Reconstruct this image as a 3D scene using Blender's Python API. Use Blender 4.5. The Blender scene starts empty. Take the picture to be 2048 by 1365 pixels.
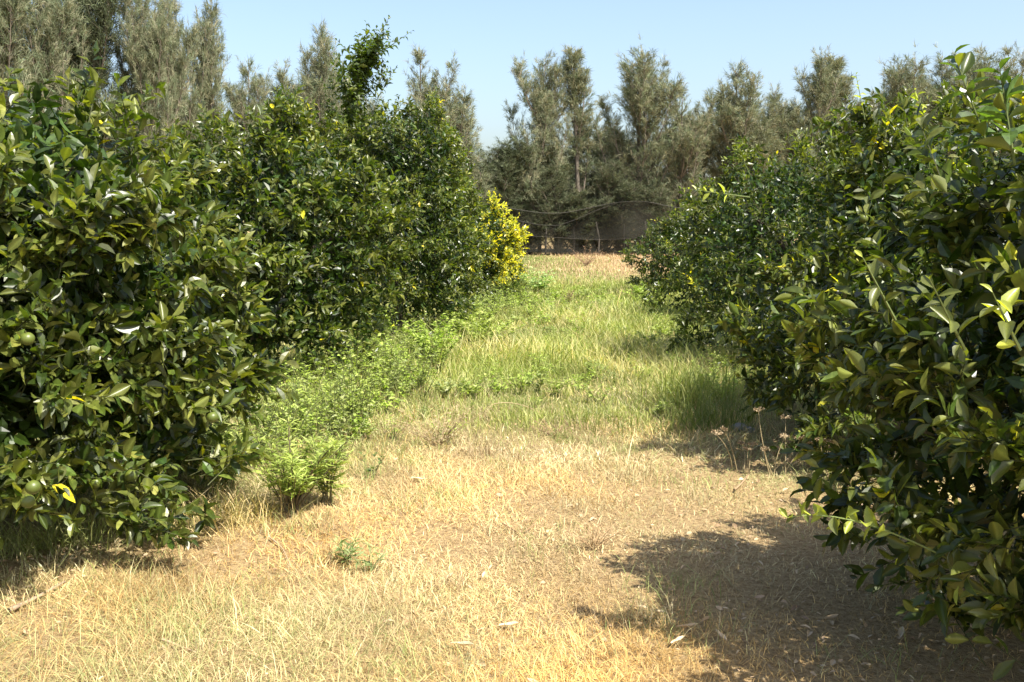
import bpy, math, random
import numpy as np
from mathutils import Matrix, Vector
from mathutils.bvhtree import BVHTree

# ------------------------------------------------------------------ camera, sky, sun, exposure
scene = bpy.context.scene
C = scene.collection
F_PX, HOR, CAM_H = 2000.0, 440.0, 1.6          # focal length in px of a 2048 px wide frame, horizon row, eye height
PITCH = math.atan((682.5 - HOR) / F_PX)
cam_d = bpy.data.cameras.new('camera')
cam_d.sensor_width = 36.0
cam_d.lens = 36.0 * F_PX / 2048.0
cam_d.clip_start, cam_d.clip_end = 0.05, 3000.0
cam = bpy.data.objects.new('camera', cam_d)
cam.location = (0, 0, CAM_H)
cam.rotation_euler = (math.pi / 2 - PITCH, 0, 0)
C.objects.link(cam)
scene.camera = cam

SUN_AZ, SUN_EL = math.radians(42), math.radians(56)     # azimuth: degrees behind the camera, measured from the right (+x)
sun_dir = Vector((math.cos(SUN_AZ) * math.cos(SUN_EL), -math.sin(SUN_AZ) * math.cos(SUN_EL), math.sin(SUN_EL)))
w = bpy.data.worlds.new('World'); scene.world = w; w.use_nodes = True
nt = w.node_tree; nt.nodes.clear()
sky = nt.nodes.new('ShaderNodeTexSky'); sky.sky_type = 'NISHITA'; sky.sun_disc = False
sky.sun_elevation = SUN_EL
sky.sun_rotation = math.atan2(sun_dir.x, sun_dir.y)
sky.air_density = 1.0; sky.dust_density = 3.0; sky.ozone_density = 1.2; sky.altitude = 20
bg = nt.nodes.new('ShaderNodeBackground'); bg.inputs['Strength'].default_value = 0.115
wo = nt.nodes.new('ShaderNodeOutputWorld')
nt.links.new(sky.outputs[0], bg.inputs[0]); nt.links.new(bg.outputs[0], wo.inputs[0])
sd = bpy.data.lights.new('sun', 'SUN'); sd.energy = 5.0; sd.angle = math.radians(0.53); sd.color = (1.0, 0.95, 0.86)
so = bpy.data.objects.new('sun', sd); C.objects.link(so)
so.rotation_euler = (-sun_dir).to_track_quat('-Z', 'Y').to_euler()
so.location = (8, -6, 14)
scene.view_settings.view_transform = 'Standard'
scene.view_settings.look = 'None'
scene.view_settings.exposure = 1.25
scene.view_settings.gamma = 1.0
scene.view_settings.use_curve_mapping = False
scene.cycles.max_bounces = 4
scene.cycles.diffuse_bounces = 3
scene.cycles.glossy_bounces = 2
scene.cycles.transmission_bounces = 3
scene.cycles.transparent_max_bounces = 8

rng = np.random.default_rng(11)
UP = np.array([0, 0, 1.0])

# ------------------------------------------------------------------ helpers
def at(px, py, depth):
    """the point at this distance down the lane on the sight line through a photograph pixel"""
    u, v = (px - 1024) / F_PX, (682.5 - py) / F_PX
    cp, sp = math.cos(PITCH), math.sin(PITCH)
    d = np.array([u, cp + v * sp, -sp + v * cp])
    return d * (depth / d[1]) + np.array([0, 0, CAM_H])

def to_px(p):
    p = np.atleast_2d(p) - np.array([0, 0, CAM_H])
    cp, sp = math.cos(PITCH), math.sin(PITCH)
    zc = p[:, 1] * cp - p[:, 2] * sp
    yc = p[:, 1] * sp + p[:, 2] * cp
    zc = np.where(zc < 0.05, 0.05, zc)
    return 1024 + F_PX * p[:, 0] / zc, 682.5 - F_PX * yc / zc, zc

def nrm(a):
    return a / np.maximum(np.linalg.norm(a, axis=-1, keepdims=True), 1e-9)

class Noise:
    """smooth value noise made of a few sines, about -1..1"""
    def __init__(self, seed, n=10, freq=1.0):
        r = np.random.default_rng(seed)
        self.k = nrm(r.normal(size=(n, 3))) * (r.uniform(0.6, 1.9, (n, 1)) * freq)
        self.p = r.uniform(0, 6.28, n)
        self.a = math.sqrt(2.0 / n) * 0.8
    def __call__(self, P):
        P = np.asarray(P, float)
        return np.sin(P @ self.k.T + self.p).sum(-1) * self.a

gn1, gn2 = Noise(3, 8, 0.9), Noise(4, 10, 4.0)
def gz(x, y):
    x = np.asarray(x, float); y = np.asarray(y, float)
    P = np.stack([x, y, np.zeros_like(x)], -1)
    near = np.clip((60 - np.abs(y)) / 30, 0, 1) * np.clip((40 - np.abs(x)) / 20, 0, 1)
    return (0.035 * gn1(P) + 0.02 * gn2(P)) * near

class MB:
    """collects triangles and quads with a colour for each vertex"""
    def __init__(self):
        self.v, self.c, self.t, self.q, self.n = [], [], [], [], 0
    def add(self, v, c, tris=None, quads=None):
        v = np.asarray(v, float).reshape(-1, 3)
        c = np.broadcast_to(np.asarray(c, float), (len(v), 3))
        if tris is not None and len(tris): self.t.append(np.asarray(tris, np.int64).reshape(-1, 3) + self.n)
        if quads is not None and len(quads): self.q.append(np.asarray(quads, np.int64).reshape(-1, 4) + self.n)
        self.v.append(v); self.c.append(c); self.n += len(v)
        return self
    def arrays(self):
        v = np.concatenate(self.v) if self.v else np.zeros((0, 3))
        c = np.concatenate(self.c) if self.c else np.zeros((0, 3))
        t = np.concatenate(self.t) if self.t else np.zeros((0, 3), np.int64)
        q = np.concatenate(self.q) if self.q else np.zeros((0, 4), np.int64)
        return v, c, t, q
    def mesh(self, name, mat, smooth=False):
        v, c, t, q = self.arrays()
        me = bpy.data.meshes.new(name)
        me.vertices.add(len(v)); me.vertices.foreach_set('co', v.astype(np.float32).ravel())
        loops = np.concatenate([t.ravel(), q.ravel()]).astype(np.int32)
        me.loops.add(len(loops)); me.loops.foreach_set('vertex_index', loops)
        nf = len(t) + len(q)
        me.polygons.add(nf)
        starts = np.concatenate([np.arange(len(t)) * 3, len(t) * 3 + np.arange(len(q)) * 4]).astype(np.int32)
        me.polygons.foreach_set('loop_start', starts)
        me.polygons.foreach_set('use_smooth', np.full(nf, smooth))
        at_ = me.attributes.new('col', 'FLOAT_COLOR', 'POINT')
        at_.data.foreach_set('color', np.concatenate([c, np.ones((len(c), 1))], 1).astype(np.float32).ravel())
        me.materials.append(mat)
        me.update(calc_edges=True)
        return me
    def build(self, name, mat, parent=None, smooth=False, loc=None):
        return link(name, self.mesh(name, mat, smooth), parent, loc)

def link(name, data, parent=None, loc=None):
    o = bpy.data.objects.new(name, data); C.objects.link(o)
    if parent is not None: o.parent = parent
    if loc is not None: o.location = loc
    return o

def tag(o, label=None, cat=None, group=None, kind=None):
    if label: o['label'] = label
    if cat: o['category'] = cat
    if group: o['group'] = group
    if kind: o['kind'] = kind
    return o

def thing(name, label, cat, loc, group=None):
    o = link(name, None, None, loc)
    o.empty_display_size = 0.2
    return tag(o, label, cat, group)

HI_T = np.array([0.0, 0.06, 0.30, 0.58, 0.83, 1.0]); HI_W = np.array([0.10, 0.16, 0.86, 1.0, 0.58, 0.0])
def leaves(mb, P, D, N, L, W, col, bend=0.2, fold=0.3, hi=True, rib=1.0):
    """many leaf blades at once: folded along the midrib and bent along their length"""
    n = len(P)
    if n == 0: return
    D = nrm(D); S = nrm(np.cross(N, D)); N = np.cross(D, S)
    L = np.broadcast_to(np.asarray(L, float), (n,))[:, None]; W = np.broadcast_to(np.asarray(W, float), (n,))[:, None]
    bend = np.broadcast_to(np.asarray(bend, float), (n,))[:, None]; fold = np.broadcast_to(np.asarray(fold, float), (n,))[:, None]
    col = np.broadcast_to(np.asarray(col, float), (n, 3))
    if hi is True:
        ts, ws = HI_T[[0, 2, 3, 4, 5]], HI_W[[0, 2, 3, 4, 5]]
    else:
        ts, ws = np.array([0, 0.48, 1.0]), np.array([0, 1.0, 0])
    if hi == 'mid': ts, ws = np.array([0, 0.30, 0.66, 1.0]), np.array([0, 0.92, 0.86, 0])
    k = len(ts)
    mids = [P + D * L * t - N * L * bend * t * t for t in ts]
    sides = [i for i in range(k) if 0 < i < k - 1]
    lef = [mids[i] + S * W * ws[i] + N * W * ws[i] * fold for i in sides]
    rig = [mids[i] - S * W * ws[i] + N * W * ws[i] * fold for i in sides]
    V = np.stack(mids + lef + rig, 1)
    nv = V.shape[1]
    cc = np.repeat(col[:, None, :], nv, 1)
    if rib != 1.0: cc[:, :k] = np.clip(cc[:, :k] * rib, 0, 0.9)
    m = len(sides)
    tri, quad = [], []
    l0, r0 = k, k + m
    tri += [(0, l0, 1)[::-1], (0, 1, r0)[::-1], (k - 2, l0 + m - 1, k - 1)[::-1], (k - 2, k - 1, r0 + m - 1)[::-1]]
    for j in range(m - 1):
        a, b = sides[j], sides[j + 1]
        quad += [(a, l0 + j, l0 + j + 1, b)[::-1], (a, b, r0 + j + 1, r0 + j)[::-1]]
    off = (np.arange(n) * nv)[:, None, None]
    mb.add(V.reshape(-1, 3), cc.reshape(-1, 3), (np.array(tri)[None] + off).reshape(-1, 3),
           (np.array(quad)[None] + off).reshape(-1, 4) if quad else None)

def prisms(mb, A, B, ra, rb, col, sides=3):
    """straight tapered stems from A to B"""
    A = np.atleast_2d(A).astype(float); B = np.atleast_2d(B).astype(float); n = len(A)
    if n == 0: return
    d = nrm(B - A); ref = np.where(np.abs(d[:, 2:3]) > 0.9, np.array([[1.0, 0, 0]]), np.array([[0, 0, 1.0]]))
    s = nrm(np.cross(d, ref)); t = np.cross(d, s)
    ra = np.broadcast_to(np.asarray(ra, float), (n,))[:, None]; rb = np.broadcast_to(np.asarray(rb, float), (n,))[:, None]
    V = []
    for P, r in ((A, ra), (B, rb)):
        for i in range(sides):
            a = 2 * math.pi * i / sides
            V.append(P + (s * math.cos(a) + t * math.sin(a)) * r)
    V = np.stack(V, 1)
    q = np.array([(i, (i + 1) % sides, sides + (i + 1) % sides, sides + i) for i in range(sides)])
    off = (np.arange(n) * 2 * sides)[:, None, None]
    col = np.broadcast_to(np.asarray(col, float), (n, 3))
    mb.add(V.reshape(-1, 3), np.repeat(col, 2 * sides, 0), None, (q[None] + off).reshape(-1, 4))

def tube(mb, pts, rads, col, sides=7, jitter=0.0, seed=0):
    """one continuous tapered tube along a line of points"""
    pts = np.asarray(pts, float); n = len(pts)
    r = np.random.default_rng(seed)
    d = nrm(np.gradient(pts, axis=0))
    ref = np.array([0.31, 0.95, 0.05]) if abs(d[0][2]) > 0.7 else UP
    V = []
    for i in range(n):
        s = nrm(np.cross(d[i], ref)); t = np.cross(d[i], s)
        for k in range(sides):
            a = 2 * math.pi * k / sides
            V.append(pts[i] + (s * math.cos(a) + t * math.sin(a)) * rads[i] * (1 + jitter * r.uniform(-1, 1)))
    q = [(i * sides + k, i * sides + (k + 1) % sides, (i + 1) * sides + (k + 1) % sides, (i + 1) * sides + k)
         for i in range(n - 1) for k in range(sides)]
    V.append(pts[-1]); tip = len(V) - 1
    tr = [((n - 1) * sides + k, (n - 1) * sides + (k + 1) % sides, tip) for k in range(sides)]
    mb.add(np.array(V), col, tr, q)

def bez(a, b, c, n):
    t = np.linspace(0, 1, n)[:, None]
    return (1 - t) ** 2 * np.asarray(a) + 2 * t * (1 - t) * np.asarray(b) + t * t * np.asarray(c)

def blades(mb, P, az, h, lean, wd, col, curl=0.5):
    """grass blades: a quad and a tip triangle each"""
    n = len(P)
    if n == 0: return
    dirh = np.stack([np.cos(az), np.sin(az), np.zeros(n)], 1)
    face = az + rng.uniform(-1.2, 1.2, n) + math.pi / 2
    side = np.stack([np.cos(face), np.sin(face), np.zeros(n)], 1)
    d0 = nrm(UP[None] * np.cos(lean)[:, None] + dirh * np.sin(lean)[:, None])
    l2 = np.clip(lean + curl * rng.uniform(0.3, 1.6, n), 0, 2.2)
    d1 = UP[None] * np.cos(l2)[:, None] + dirh * np.sin(l2)[:, None]
    M = P + d0 * (h * 0.5)[:, None]
    T = M + d1 * (h * 0.5)[:, None]
    T[:, 2] = np.maximum(T[:, 2], P[:, 2] + 0.004)
    wv = side * (wd * 0.5)[:, None]
    V = np.stack([P - wv, P + wv, M - wv * 0.85, M + wv * 0.85, T], 1)
    off = (np.arange(n) * 5)[:, None, None]
    cc = np.repeat(col[:, None, :], 5, 1)
    mb.add(V.reshape(-1, 3), cc.reshape(-1, 3), (np.array([[2, 3, 4]])[None] + off).reshape(-1, 3),
           (np.array([[0, 1, 3, 2]])[None] + off).reshape(-1, 4))

def mixcol(cols, n, r=None, jit=0.18):
    r = r or rng
    cols = np.array(cols, float)
    w_ = r.dirichlet(np.full(len(cols), 0.6), n)
    return np.clip((w_ @ cols) * r.uniform(1 - jit, 1 + jit, (n, 1)), 0.002, 0.95)

# ------------------------------------------------------------------ materials
def mat_leaf(name, rough=0.4, spec=0.5, trans=0.25, back=1.35, transcol=(1.2, 1.5, 0.5), noise=0.0):
    m = bpy.data.materials.new(name); m.use_nodes = True
    t = m.node_tree; t.nodes.clear(); L = t.links.new
    a = t.nodes.new('ShaderNodeAttribute'); a.attribute_name = 'col'
    col = a.outputs['Color']
    if noise > 0:
        tc = t.nodes.new('ShaderNodeTexCoord')
        nz = t.nodes.new('ShaderNodeTexNoise'); nz.inputs['Scale'].default_value = 45; nz.inputs['Detail'].default_value = 3
        L(tc.outputs['Object'], nz.inputs['Vector'])
        mr = t.nodes.new('ShaderNodeMapRange'); mr.inputs[1].default_value = 0.3; mr.inputs[2].default_value = 0.7
        mr.inputs[3].default_value = 1 - noise; mr.inputs[4].default_value = 1 + noise
        L(nz.outputs['Fac'], mr.inputs[0])
        vm = t.nodes.new('ShaderNodeVectorMath'); vm.operation = 'SCALE'
        L(col, vm.inputs[0]); L(mr.outputs[0], vm.inputs['Scale'])
        col = vm.outputs[0]
    if back != 1.0:
        ge = t.nodes.new('ShaderNodeNewGeometry')
        lt = t.nodes.new('ShaderNodeVectorMath'); lt.operation = 'MULTIPLY'
        lt.inputs[1].default_value = (back * 1.02, back, back * 1.12)
        L(col, lt.inputs[0])
        mx = t.nodes.new('ShaderNodeMix'); mx.data_type = 'RGBA'
        L(ge.outputs['Backfacing'], mx.inputs['Factor']); L(col, mx.inputs[6]); L(lt.outputs[0], mx.inputs[7])
        col = mx.outputs[2]
    p = t.nodes.new('ShaderNodeBsdfPrincipled')
    p.inputs['Roughness'].default_value = rough
    p.inputs['Specular IOR Level'].default_value = spec
    L(col, p.inputs['Base Color'])
    out = t.nodes.new('ShaderNodeOutputMaterial')
    if trans > 0:
        tr = t.nodes.new('ShaderNodeBsdfTranslucent')
        tm = t.nodes.new('ShaderNodeVectorMath'); tm.operation = 'MULTIPLY'; tm.inputs[1].default_value = transcol
        L(col, tm.inputs[0]); L(tm.outputs[0], tr.inputs['Color'])
        ms = t.nodes.new('ShaderNodeMixShader'); ms.inputs[0].default_value = trans
        L(p.outputs[0], ms.inputs[1]); L(tr.outputs[0], ms.inputs[2]); L(ms.outputs[0], out.inputs[0])
    else:
        L(p.outputs[0], out.inputs[0])
    return m

def mat_bark(name, c1, c2, scale=18):
    m = bpy.data.materials.new(name); m.use_nodes = True
    t = m.node_tree; L = t.links.new; p = t.nodes['Principled BSDF']
    tc = t.nodes.new('ShaderNodeTexCoord'); mp = t.nodes.new('ShaderNodeMapping'); mp.inputs['Scale'].default_value = (1, 1, 0.25)
    nz = t.nodes.new('ShaderNodeTexNoise'); nz.inputs['Scale'].default_value = scale; nz.inputs['Detail'].default_value = 6
    cr = t.nodes.new('ShaderNodeValToRGB')
    cr.color_ramp.elements[0].position = 0.35; cr.color_ramp.elements[0].color = (*c1, 1)
    cr.color_ramp.elements[1].position = 0.68; cr.color_ramp.elements[1].color = (*c2, 1)
    bp = t.nodes.new('ShaderNodeBump'); bp.inputs['Strength'].default_value = 0.6; bp.inputs['Distance'].default_value = 0.02
    L(tc.outputs['Object'], mp.inputs[0]); L(mp.outputs[0], nz.inputs['Vector']); L(nz.outputs['Fac'], cr.inputs[0])
    L(cr.outputs[0], p.inputs['Base Color']); L(nz.outputs['Fac'], bp.inputs['Height']); L(bp.outputs[0], p.inputs['Normal'])
    p.inputs['Roughness'].default_value = 0.85
    return m

M_CITRUS = mat_leaf('citrus_leaf', 0.37, 0.42, 0.22, 1.7, (2.2, 2.4, 0.4), 0.38)
M_FRUIT = mat_leaf('green_fruit', 0.42, 0.45, 0, 1.0, noise=0.10)
M_NEEDLE = mat_leaf('casuarina_needles', 0.75, 0.2, 0.25, 1.0, (1.1, 1.1, 0.8))
M_STRAW = mat_leaf('dry_straw', 0.6, 0.3, 0.30, 1.0, (1.0, 0.95, 0.8))
M_GRASS = mat_leaf('green_grass', 0.5, 0.35, 0.35, 1.0, (1.3, 1.5, 0.6))
M_WEED = mat_leaf('weed_leaf', 0.5, 0.35, 0.32, 1.15, (1.3, 1.5, 0.6))
M_DRY = mat_leaf('dry_leaf', 0.65, 0.3, 0.12, 1.0, (1, 0.9, 0.7), 0.15)
M_BARK = mat_bark('citrus_bark', (0.07, 0.055, 0.04), (0.20, 0.165, 0.12))
M_CBARK = mat_bark('casuarina_bark', (0.06, 0.05, 0.038), (0.20, 0.165, 0.125), 9)

def mat_ground():
    m = bpy.data.materials.new('ground'); m.use_nodes = True
    t = m.node_tree; L = t.links.new; p = t.nodes['Principled BSDF']; p.inputs['Roughness'].default_value = 0.95
    p.inputs['Specular IOR Level'].default_value = 0.1
    tc = t.nodes.new('ShaderNodeTexCoord')
    def noise(s, d=6, r=0.6):
        n = t.nodes.new('ShaderNodeTexNoise'); n.inputs['Scale'].default_value = s; n.inputs['Detail'].default_value = d
        n.inputs['Roughness'].default_value = r; L(tc.outputs['Object'], n.inputs['Vector']); return n.outputs['Fac']
    def ramp(f, *st):
        r = t.nodes.new('ShaderNodeValToRGB'); e = r.color_ramp.elements
        while len(e) < len(st): e.new(0.5)
        for i, (pos, c) in enumerate(st): e[i].position = pos; e[i].color = (*c, 1)
        L(f, r.inputs[0]); return r.outputs[0]
    fine = ramp(noise(38, 8, 0.7), (0.30, (0.17, 0.11, 0.052)), (0.5, (0.40, 0.28, 0.14)), (0.72, (0.60, 0.455, 0.245)))
    grn = ramp(noise(26, 8, 0.7), (0.30, (0.06, 0.075, 0.022)), (0.52, (0.16, 0.17, 0.055)), (0.75, (0.32, 0.29, 0.11)))
    at_ = t.nodes.new('ShaderNodeAttribute'); at_.attribute_name = 'col'      # red: how green the turf is there
    sp = t.nodes.new('ShaderNodeSeparateColor'); L(at_.outputs['Color'], sp.inputs[0])
    mx = t.nodes.new('ShaderNodeMix'); mx.data_type = 'RGBA'
    L(sp.outputs[0], mx.inputs['Factor']); L(fine, mx.inputs[6]); L(grn, mx.inputs[7])
    L(mx.outputs[2], p.inputs['Base Color'])
    b = t.nodes.new('ShaderNodeBump'); b.inputs['Strength'].default_value = 0.9; b.inputs['Distance'].default_value = 0.05
    L(noise(55, 6, 0.7), b.inputs['Height']); L(b.outputs[0], p.inputs['Normal'])
    return m
M_GROUND = mat_ground()

# ------------------------------------------------------------------ ground
pn1, pn2, pn3 = Noise(21, 9, 1.1), Noise(22, 9, 3.2), Noise(23, 9, 0.35)
def greenness(x, y):
    """0 dry straw .. 1 green turf, from the photograph's bands down the lane"""
    P = np.stack([x, y, np.zeros_like(x)], -1)
    n = 0.55 * pn1(P) + 0.35 * pn2(P)
    yy = y + 1.4 * n + np.where(x < -0.7, 2.2 * np.clip((-x - 0.7) / 0.9, 0, 1), 0) - 0.35 * x
    g = np.clip((yy - 6.3) / 3.2, 0, 1)
    far = np.clip((y + 2.0 * n - 23) / 5, 0, 1)
    g = g * (1 - far) + far * np.clip(0.30 + 0.45 * np.clip((2.2 - x) / 3.0, -0.6, 1.0) + 0.35 * pn3(P), 0, 0.95)
    return np.clip(g, 0, 1)

def build_ground():
    fx = np.unique(np.concatenate([-np.geomspace(8, 1500, 22), np.linspace(-8, 8, 65), np.geomspace(8, 1500, 22)]))
    fy = np.unique(np.concatenate([-np.geomspace(2, 400, 10), np.linspace(-2, 26, 113), np.linspace(26, 60, 60), np.geomspace(60, 2000, 16)]))
    X, Y = np.meshgrid(fx, fy)
    Z = gz(X, Y)
    V = np.stack([X, Y, Z], -1).reshape(-1, 3)
    g = greenness(V[:, 0], V[:, 1])
    nx, ny = len(fx), len(fy)
    i = (np.arange(ny - 1)[:, None] * nx + np.arange(nx - 1)[None]).ravel()
    mb = MB(); mb.add(V, np.stack([g, g, g], 1), None, np.stack([i, i + 1, i + nx + 1, i + nx], 1))
    o = mb.build('ground', M_GROUND, smooth=True)
    tag(o, 'dry sandy lane floor between the citrus rows, turning green farther on', 'ground', kind='structure')
build_ground()

# ------------------------------------------------------------------ citrus trees
PROF_S = np.array([0, 0.06, 0.15, 0.32, 0.5, 0.68, 0.82, 0.92, 0.98, 1.0])
PROF_R = np.array([0.82, 0.92, 0.97, 1.0, 0.99, 0.90, 0.74, 0.52, 0.26, 0.03])
GREENS = [(0.012, 0.025, 0.004), (0.026, 0.047, 0.006), (0.054, 0.077, 0.010), (0.145, 0.148, 0.032)]
YELLOW = np.array([[0.54, 0.45, 0.02], [0.30, 0.32, 0.04], [0.42, 0.40, 0.03]])

def leaf_templates():
    out = []
    for s, (bend, fold) in enumerate([(0.10, 0.22), (0.24, 0.32), (0.34, 0.42), (0.02, 0.5)]):
        row = []
        for c in [(0.020, 0.034, 0.005), (0.040, 0.058, 0.009), (0.085, 0.098, 0.020), (0.24, 0.27, 0.04)]:
            mb = MB()
            ts = np.linspace(0, 1, 9)
            ws = np.interp(ts, HI_T, HI_W) * (1 - 0.06 * np.cos(ts * 19))
            V, cc = [], []
            for t_, w_ in zip(ts, ws):
                for k in (-1, -0.5, 0, 0.5, 1):
                    V.append((t_, k * w_, -bend * t_ * t_ + abs(k) ** 1.3 * w_ * fold * 0.42 + 0.012 * math.sin(17 * t_ + 3 * s) * abs(k)))
                    cc.append(np.array(c) * (1.35 if k == 0 else 1.0 - 0.06 * math.cos(t_ * 40)))
            q = [(i * 5 + j, (i + 1) * 5 + j, (i + 1) * 5 + j + 1, i * 5 + j + 1) for i in range(8) for j in range(4)]
            mb.add(np.array(V), np.array(cc), None, q)
            prisms(mb, [(-0.12, 0, 0.01)], [(0.03, 0, 0)], 0.012, 0.012, c)
            row.append(mb.mesh('leaf', M_CITRUS, True))
        out.append(row)
    return out
LEAF_T = leaf_templates()

def fruit_mesh():
    mb = MB(); nu, nv = 14, 9; V, cc = [], []
    for j in range(nv + 1):
        th = math.pi * j / nv
        for i in range(nu):
            ph = 2 * math.pi * i / nu
            r = 1.0 - 0.10 * math.exp(-(th / 0.28) ** 2)
            V.append((r * math.sin(th) * math.cos(ph), r * math.sin(th) * math.sin(ph), 0.95 * r * math.cos(th)))
            cc.append((0.075 + 0.02 * math.cos(th), 0.098 + 0.02 * math.cos(th), 0.016))
    q = [(j * nu + i, (j + 1) * nu + i, (j + 1) * nu + (i + 1) % nu, j * nu + (i + 1) % nu) for j in range(nv) for i in range(nu)]
    mb.add(np.array(V), np.array(cc), None, q)
    prisms(mb, [(0, 0, 0.84)], [(0.05, 0.02, 1.35)], 0.07, 0.05, (0.12, 0.14, 0.05), 5)
    return mb.mesh('fruit', M_FRUIT, True)
FRUIT = fruit_mesh()

def spray(T, A, n_leaf, span, Ls, r):
    """leaves in a spiral along twigs that end at T and run along A: returns P, D, N, L and the twig index"""
    n = len(T)
    k = np.arange(n_leaf)
    tt = (k + 0.5) / n_leaf
    ph = r.uniform(0, 6.28, (n, 1)) + k[None] * 2.4 + r.normal(0, 0.35, (n, n_leaf))
    ref = np.where(np.abs(A[:, 2:3]) > 0.9, np.array([[1.0, 0, 0]]), UP[None])
    s = nrm(np.cross(A, ref)); t = np.cross(A, s)
    rad = s[:, None] * np.cos(ph)[..., None] + t[:, None] * np.sin(ph)[..., None]
    th = np.radians(75 - 45 * tt)[None] + r.normal(0, 0.22, (n, n_leaf))
    D = A[:, None] * np.cos(th)[..., None] + rad * np.sin(th)[..., None]
    D[..., 2] += r.uniform(-0.45, 0.35, (n, n_leaf))
    D = nrm(D)
    P = T[:, None] - A[:, None] * (span[:, None] * (1 - tt)[None])[..., None]
    N = UP[None, None] * r.uniform(0.3, 1.0, (n, n_leaf, 1)) + A[:, None] * 0.55 - rad * 0.15 + r.normal(0, 0.5, (n, n_leaf, 3))
    L = Ls[:, None] * r.uniform(0.5, 1.2, (n, n_leaf)) * (1.0 - 0.30 * tt ** 3)[None]
    idx = np.repeat(np.arange(n), n_leaf)
    return P.reshape(-1, 3), D.reshape(-1, 3), N.reshape(-1, 3), L.reshape(-1), idx

def citrus(label, base, r_c, zb, zt, seed, n_twig, leaf_len, hi=True, n_leaf_obj=0, n_fruit=6, fruits=(), shoots=(),
           yellow_side=None, lean=(0, 0), yell=0.012, bumps=(), lump=0.2, gap=-0.62):
    r = np.random.default_rng(seed)
    base = np.array([base[0], base[1], float(gz(base[0], base[1]))])
    root = thing('citrus_tree', label, 'tree', base, 'citrus trees in the two rows')
    nz1, nz2, nz3 = Noise(seed + 100, 9, 2.2 / r_c), Noise(seed + 200, 12, 5.5 / r_c), Noise(seed + 300, 12, 3.6)
    H = zt - zb
    def shell(ph, s, q):
        rad = r_c * np.interp(s, PROF_S, PROF_R)
        d = np.stack([np.cos(ph), np.sin(ph), (s - 0.35) * 1.6], -1)
        k = 1 + lump * nz1(d * r_c) + 0.6 * lump * nz2(d * r_c)
        for (bph, bs, bw, ba) in bumps:
            dp = np.angle(np.exp(1j * (ph - bph)))
            k = k + ba * np.exp(-((dp / bw) ** 2 + ((s - bs) / (0.4 * bw)) ** 2))
        z = zb + H * (0.42 + (s - 0.42) * (0.5 + 0.5 * k) * (0.35 + 0.65 * q))
        return np.stack([np.cos(ph) * rad * k * q + lean[0] * s, np.sin(ph) * rad * k * q + lean[1] * s, z], -1)
    n = n_twig
    sgrid = np.linspace(0, 1, 400); wts = np.interp(sgrid, PROF_S, PROF_R) + 0.25 * (sgrid > 0.75); cdf = np.cumsum(wts); cdf /= cdf[-1]
    def axis(ph_, s_, j, m_):
        upf = np.interp(s_, [0, 0.2, 0.5, 1], [-0.30, 0.05, 0.4, 1.0])
        return nrm(np.stack([np.cos(ph_) * (1.1 - 0.7 * s_), np.sin(ph_) * (1.1 - 0.7 * s_), upf], -1) + r.normal(0, j, (m_, 3)))
    # two thirds of the twigs stand in bunches on branch ends, the rest fill in deeper
    nbn = int(n * 0.68 / 7)
    sb = np.interp(r.uniform(0, 1, nbn), cdf, sgrid); pb = r.uniform(0, 2 * math.pi, nbn)
    qb = 1 - 0.22 * r.uniform(0, 1, nbn) ** 1.5 + r.normal(0, 0.03, nbn)
    Cb, Ab = shell(pb, sb, qb - 0.06), axis(pb, sb, 0.3, nbn)
    keep = nz3(Cb) > gap
    Cb, Ab, sb, pb, qb = Cb[keep], Ab[keep], sb[keep], pb[keep], qb[keep]
    k7 = 7
    A1 = nrm(np.repeat(Ab, k7, 0) + r.normal(0, 0.42, (len(Cb) * k7, 3)))
    T1 = np.repeat(Cb, k7, 0) + A1 * r.uniform(0.03, 0.24, (len(A1), 1)) * (leaf_len / 0.09) + r.normal(0, 0.03, (len(A1), 3))
    nf = n - nbn * k7
    sf = np.interp(r.uniform(0, 1, nf), cdf, sgrid); pf = r.uniform(0, 2 * math.pi, nf)
    qf = 0.95 - 0.45 * r.uniform(0, 1, nf) ** 1.3
    T = np.concatenate([T1, shell(pf, sf, qf)]); A = np.concatenate([A1, axis(pf, sf, 0.36, nf)])
    s = np.concatenate([np.repeat(sb, k7), sf]); ph = np.concatenate([np.repeat(pb, k7), pf]); q = np.concatenate([np.repeat(qb, k7), qf])
    bunch_t = np.concatenate([np.repeat(r.uniform(0.75, 1.3, len(Cb)), k7), np.ones(nf)])
    n = len(T)
    span = r.uniform(0.13, 0.26, n)
    nl = 10 if hi else 9
    P, D, N, L, ti = spray(T, A, nl, span, leaf_len * r.uniform(0.8, 1.15, n), r)
    # colour of each leaf: mixed greens, a few young yellow-green twigs and single yellow leaves
    col = mixcol(GREENS, len(P), r, 0.22)
    twig_t = (r.uniform(0.8, 1.2, n) * bunch_t)[ti][:, None]
    col = col * twig_t
    yt = (r.uniform(0, 1, n) < yell) & (q > 0.9)
    if yellow_side is not None:
        yd = np.array(yellow_side[:3]); ln = np.linalg.norm(yd)
        side = (T - np.array([0, 0, zb + H * 0.45])) @ (yd / ln) / r_c - np.where(T[:, 2] < zb + 0.2 * H, 1.0, 0)
        yt = yt | ((side + r.normal(0, 0.16, n)) > yellow_side[3])
    ym = (yt[ti] & (r.uniform(0, 1, len(P)) < 0.82)) | (r.uniform(0, 1, len(P)) < 0.004)
    col[ym] = YELLOW[r.integers(0, 3, ym.sum())] * r.uniform(0.7, 1.05, (ym.sum(), 1))
    W = L * r.uniform(0.19, 0.25, len(P))
    bend = np.clip(r.normal(0.16, 0.16, len(P)), -0.15, 0.6); fold = r.uniform(0.15, 0.9, len(P))
    shoot_leaf = np.zeros(len(P), bool)
    wood = MB()
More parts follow.
